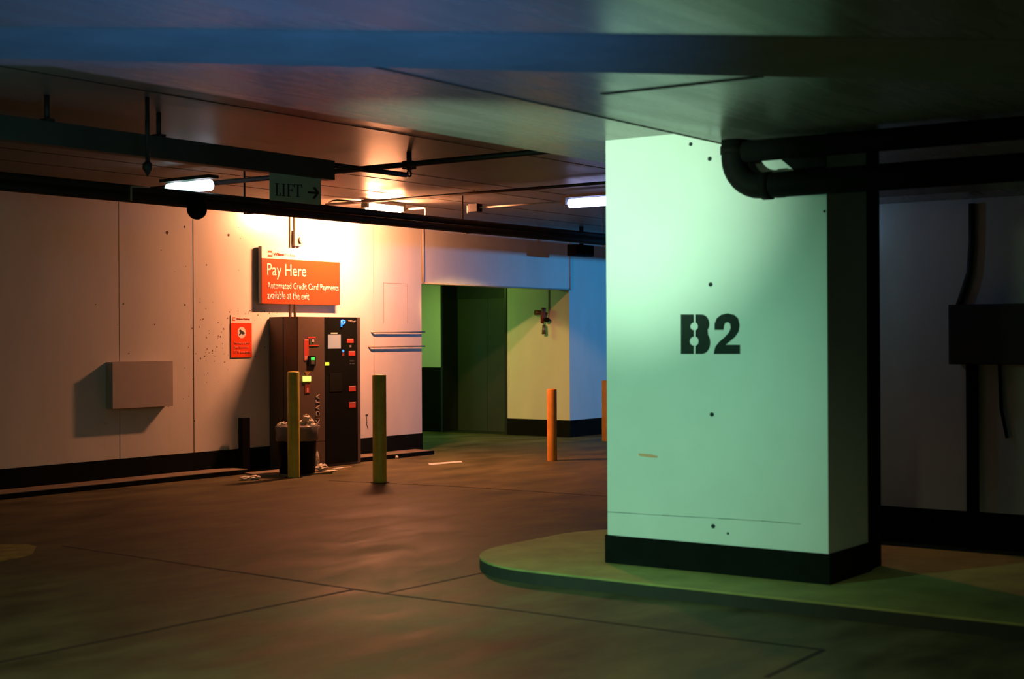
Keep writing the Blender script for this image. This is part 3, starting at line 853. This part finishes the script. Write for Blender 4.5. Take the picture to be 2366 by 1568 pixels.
G5 = 'tube lamps under the ceiling'
# orange lamp
o0 = onY(848, 478.5, 11.12); o1 = onY(924, 485, 11.12); zo = (o0.z + o1.z) / 2
batten('orange_lamp', 'glowing orange tube lamp under the ceiling right of the LIFT sign', (o0.x, 11.12, zo), (o1.x, 11.12, zo), .036, M_tubeO, .04, G5)
conduit('lamp_conduit', [(o1.x + .10, 11.12, zo + .02), onZ(955, 482, zo + .02), onZ(978, 480, zo + .02), onZ(982.5, 481, zo + .015), onZ(983, 484, zo) + Vector((0, 0, -.01)), onZ(983, 484, zo) + Vector((0, 0, -.07))], .013, M_cond, 'pale elbow conduit to the right of the orange lamp')
# violet white lamp
zz3 = 2.90
v0 = onZ(1315, 470, zz3); v1 = onZ(1397, 463.5, zz3)
xv = v0.x
batten('violet_lamp', 'glowing violet white tube lamp at the left edge of the pillar', (xv, v0.y, zz3), (xv, v0.y - .72, zz3), .05, M_tubeW, .03, G5)
j = onZ(1111, 489, 2.90)
jb2 = thing('junction_box', 'small dark junction box on the ceiling left of the violet white lamp', 'junction box', (xv, j.y, 2.92))
box('box_body', (xv - .05, j.y - .14, 2.88), (xv + .05, j.y - .02, 2.97), M_metal, jb2, .005)
MB().tube([(xv, j.y + .02, 2.955), (xv, j.y + .02, 2.87)], .017, 10).build('drop_stub', M_cond, jb2)
conduit('lamp_conduit', [(xv, j.y - .14, 2.925), (xv, v0.y + .08, 2.925)], .009, M_cond, 'thin conduit leading to the violet white lamp from its junction box')
# cyan lamp
zz1 = 2.86
y0_ = onZ(386, 436, zz1); y1_ = onZ(485, 427, zz1)
xc = y1_.x
t = batten('cyan_lamp', 'glowing cyan white tube lamp above the dome camera, left of the LIFT sign', (xc, onX(388, 436, xc).y, zz1), (xc, y1_.y, zz1), .050, M_tubeC, .03, G5, False)
ya, yb = onX(388, 436, xc).y, y1_.y
MB().tube([(xc, ya - .06, zz1 - .001), (xc, ya - .19, zz1 - .001)], .052, 18).build('bright_tube_end', M_tubeCh, t)
MB().tube([(xc, yb + .0, zz1 - .001), (xc, yb + .17, zz1 - .001)], .052, 18).build('bright_tube_end', M_tubeCh, t)

# bracket at the far left of the lamp
q = onY(303, 450, YPp - .1)
lb = thing('corner_bracket', 'pale metal bracket edge on the pipes left of the cyan lamp', 'bracket', q)
MB().tube([(q.x, q.y, q.z + .07), (q.x, q.y, q.z - .05)], .008, 8).tube([(q.x, q.y, q.z + .07), (q.x + .2, q.y, q.z + .08)], .007, 8).build('bracket_arm', M_cond, lb)

# security camera far right by the pillar
x0, x1, z0, z1 = rectY(1321, 566, 1362, 592, 11.5)
sc_ = thing('security_camera', 'dark boxy security camera on the blue lit wall left of the pillar', 'camera', ((x0 + x1) / 2, 11.5, z1))
MB().box((x0, 11.42, z0), (x1, 11.58, z1), .012).build('camera_body', M_dark, sc_)
MB().tube([((x0 + x1) / 2 + .02, 11.5, z1 - .005), ((x0 + x1) / 2 + .02, 11.5, ZC)], .03, 12).build('ceiling_stem', M_dark, sc_)
# loose cable loop on ceiling
a = onZ(760, 470, 2.98)
conduit('loose_cable', [onZ(760, 468, 2.99), onZ(768, 463.5, 2.99), onZ(780, 462, 2.99), onZ(800, 463.5, 2.99), onZ(835, 466, 2.99)], .009, M_metal, 'loose dark cable looping along the ceiling left of the orange lamp', 'cable')

# ================================================================== RIGHT WALL EQUIPMENT
XB = XR - 0.22
a = onX(2190, 770, XB); c = onX(2420, 770, XB)
z1 = onX(2280, 702, XB).z; z0 = onX(2280, 842, XB).z
eb = thing('electrical_cabinet', 'dark wide electrical cabinet on the unlit wall right of the pillar', 'cabinet', ((XB + XR) / 2, (a.y + c.y) / 2, z0))
MB().box((XB + .01, c.y, z0), (XR - .001, a.y, z1), .004).build('cabinet_body', M_metal, eb)
MB().box((XB, c.y + .01, z0 + .01), (XB + .012, a.y - .01, z1 - .01), .003).build('cabinet_door', M_metal, eb)
def rx_(u, v, o=.03): return onX(u, v, XR - o)
conduit('cabinet_conduit', [rx_(2245, 470), rx_(2245, 560), rx_(2240, 630), rx_(2222, 685), rx_(2215, 705)], .022, M_metal, 'dark conduit bending down into the top of the electrical cabinet')
xx = onX(2247, 1000, XR - .045)
conduit('down_pipe', [(XR - .05, xx.y, z0 + .01), (XR - .05, xx.y, 0.0)], .04, M_dark, 'thick dark pipe running from the electrical cabinet down to the floor', 'pipe', seg=16)
xx2 = onX(2310, 900, XR - .02)
conduit('cabinet_cable', [(XR - .025, xx2.y, z0 + .01), (XR - .025, xx2.y - .01, z0 - .3), (XR - .025, xx2.y - .05, z0 - .5)], .012, M_dark, 'thin dark cable hanging below the electrical cabinet', 'cable')
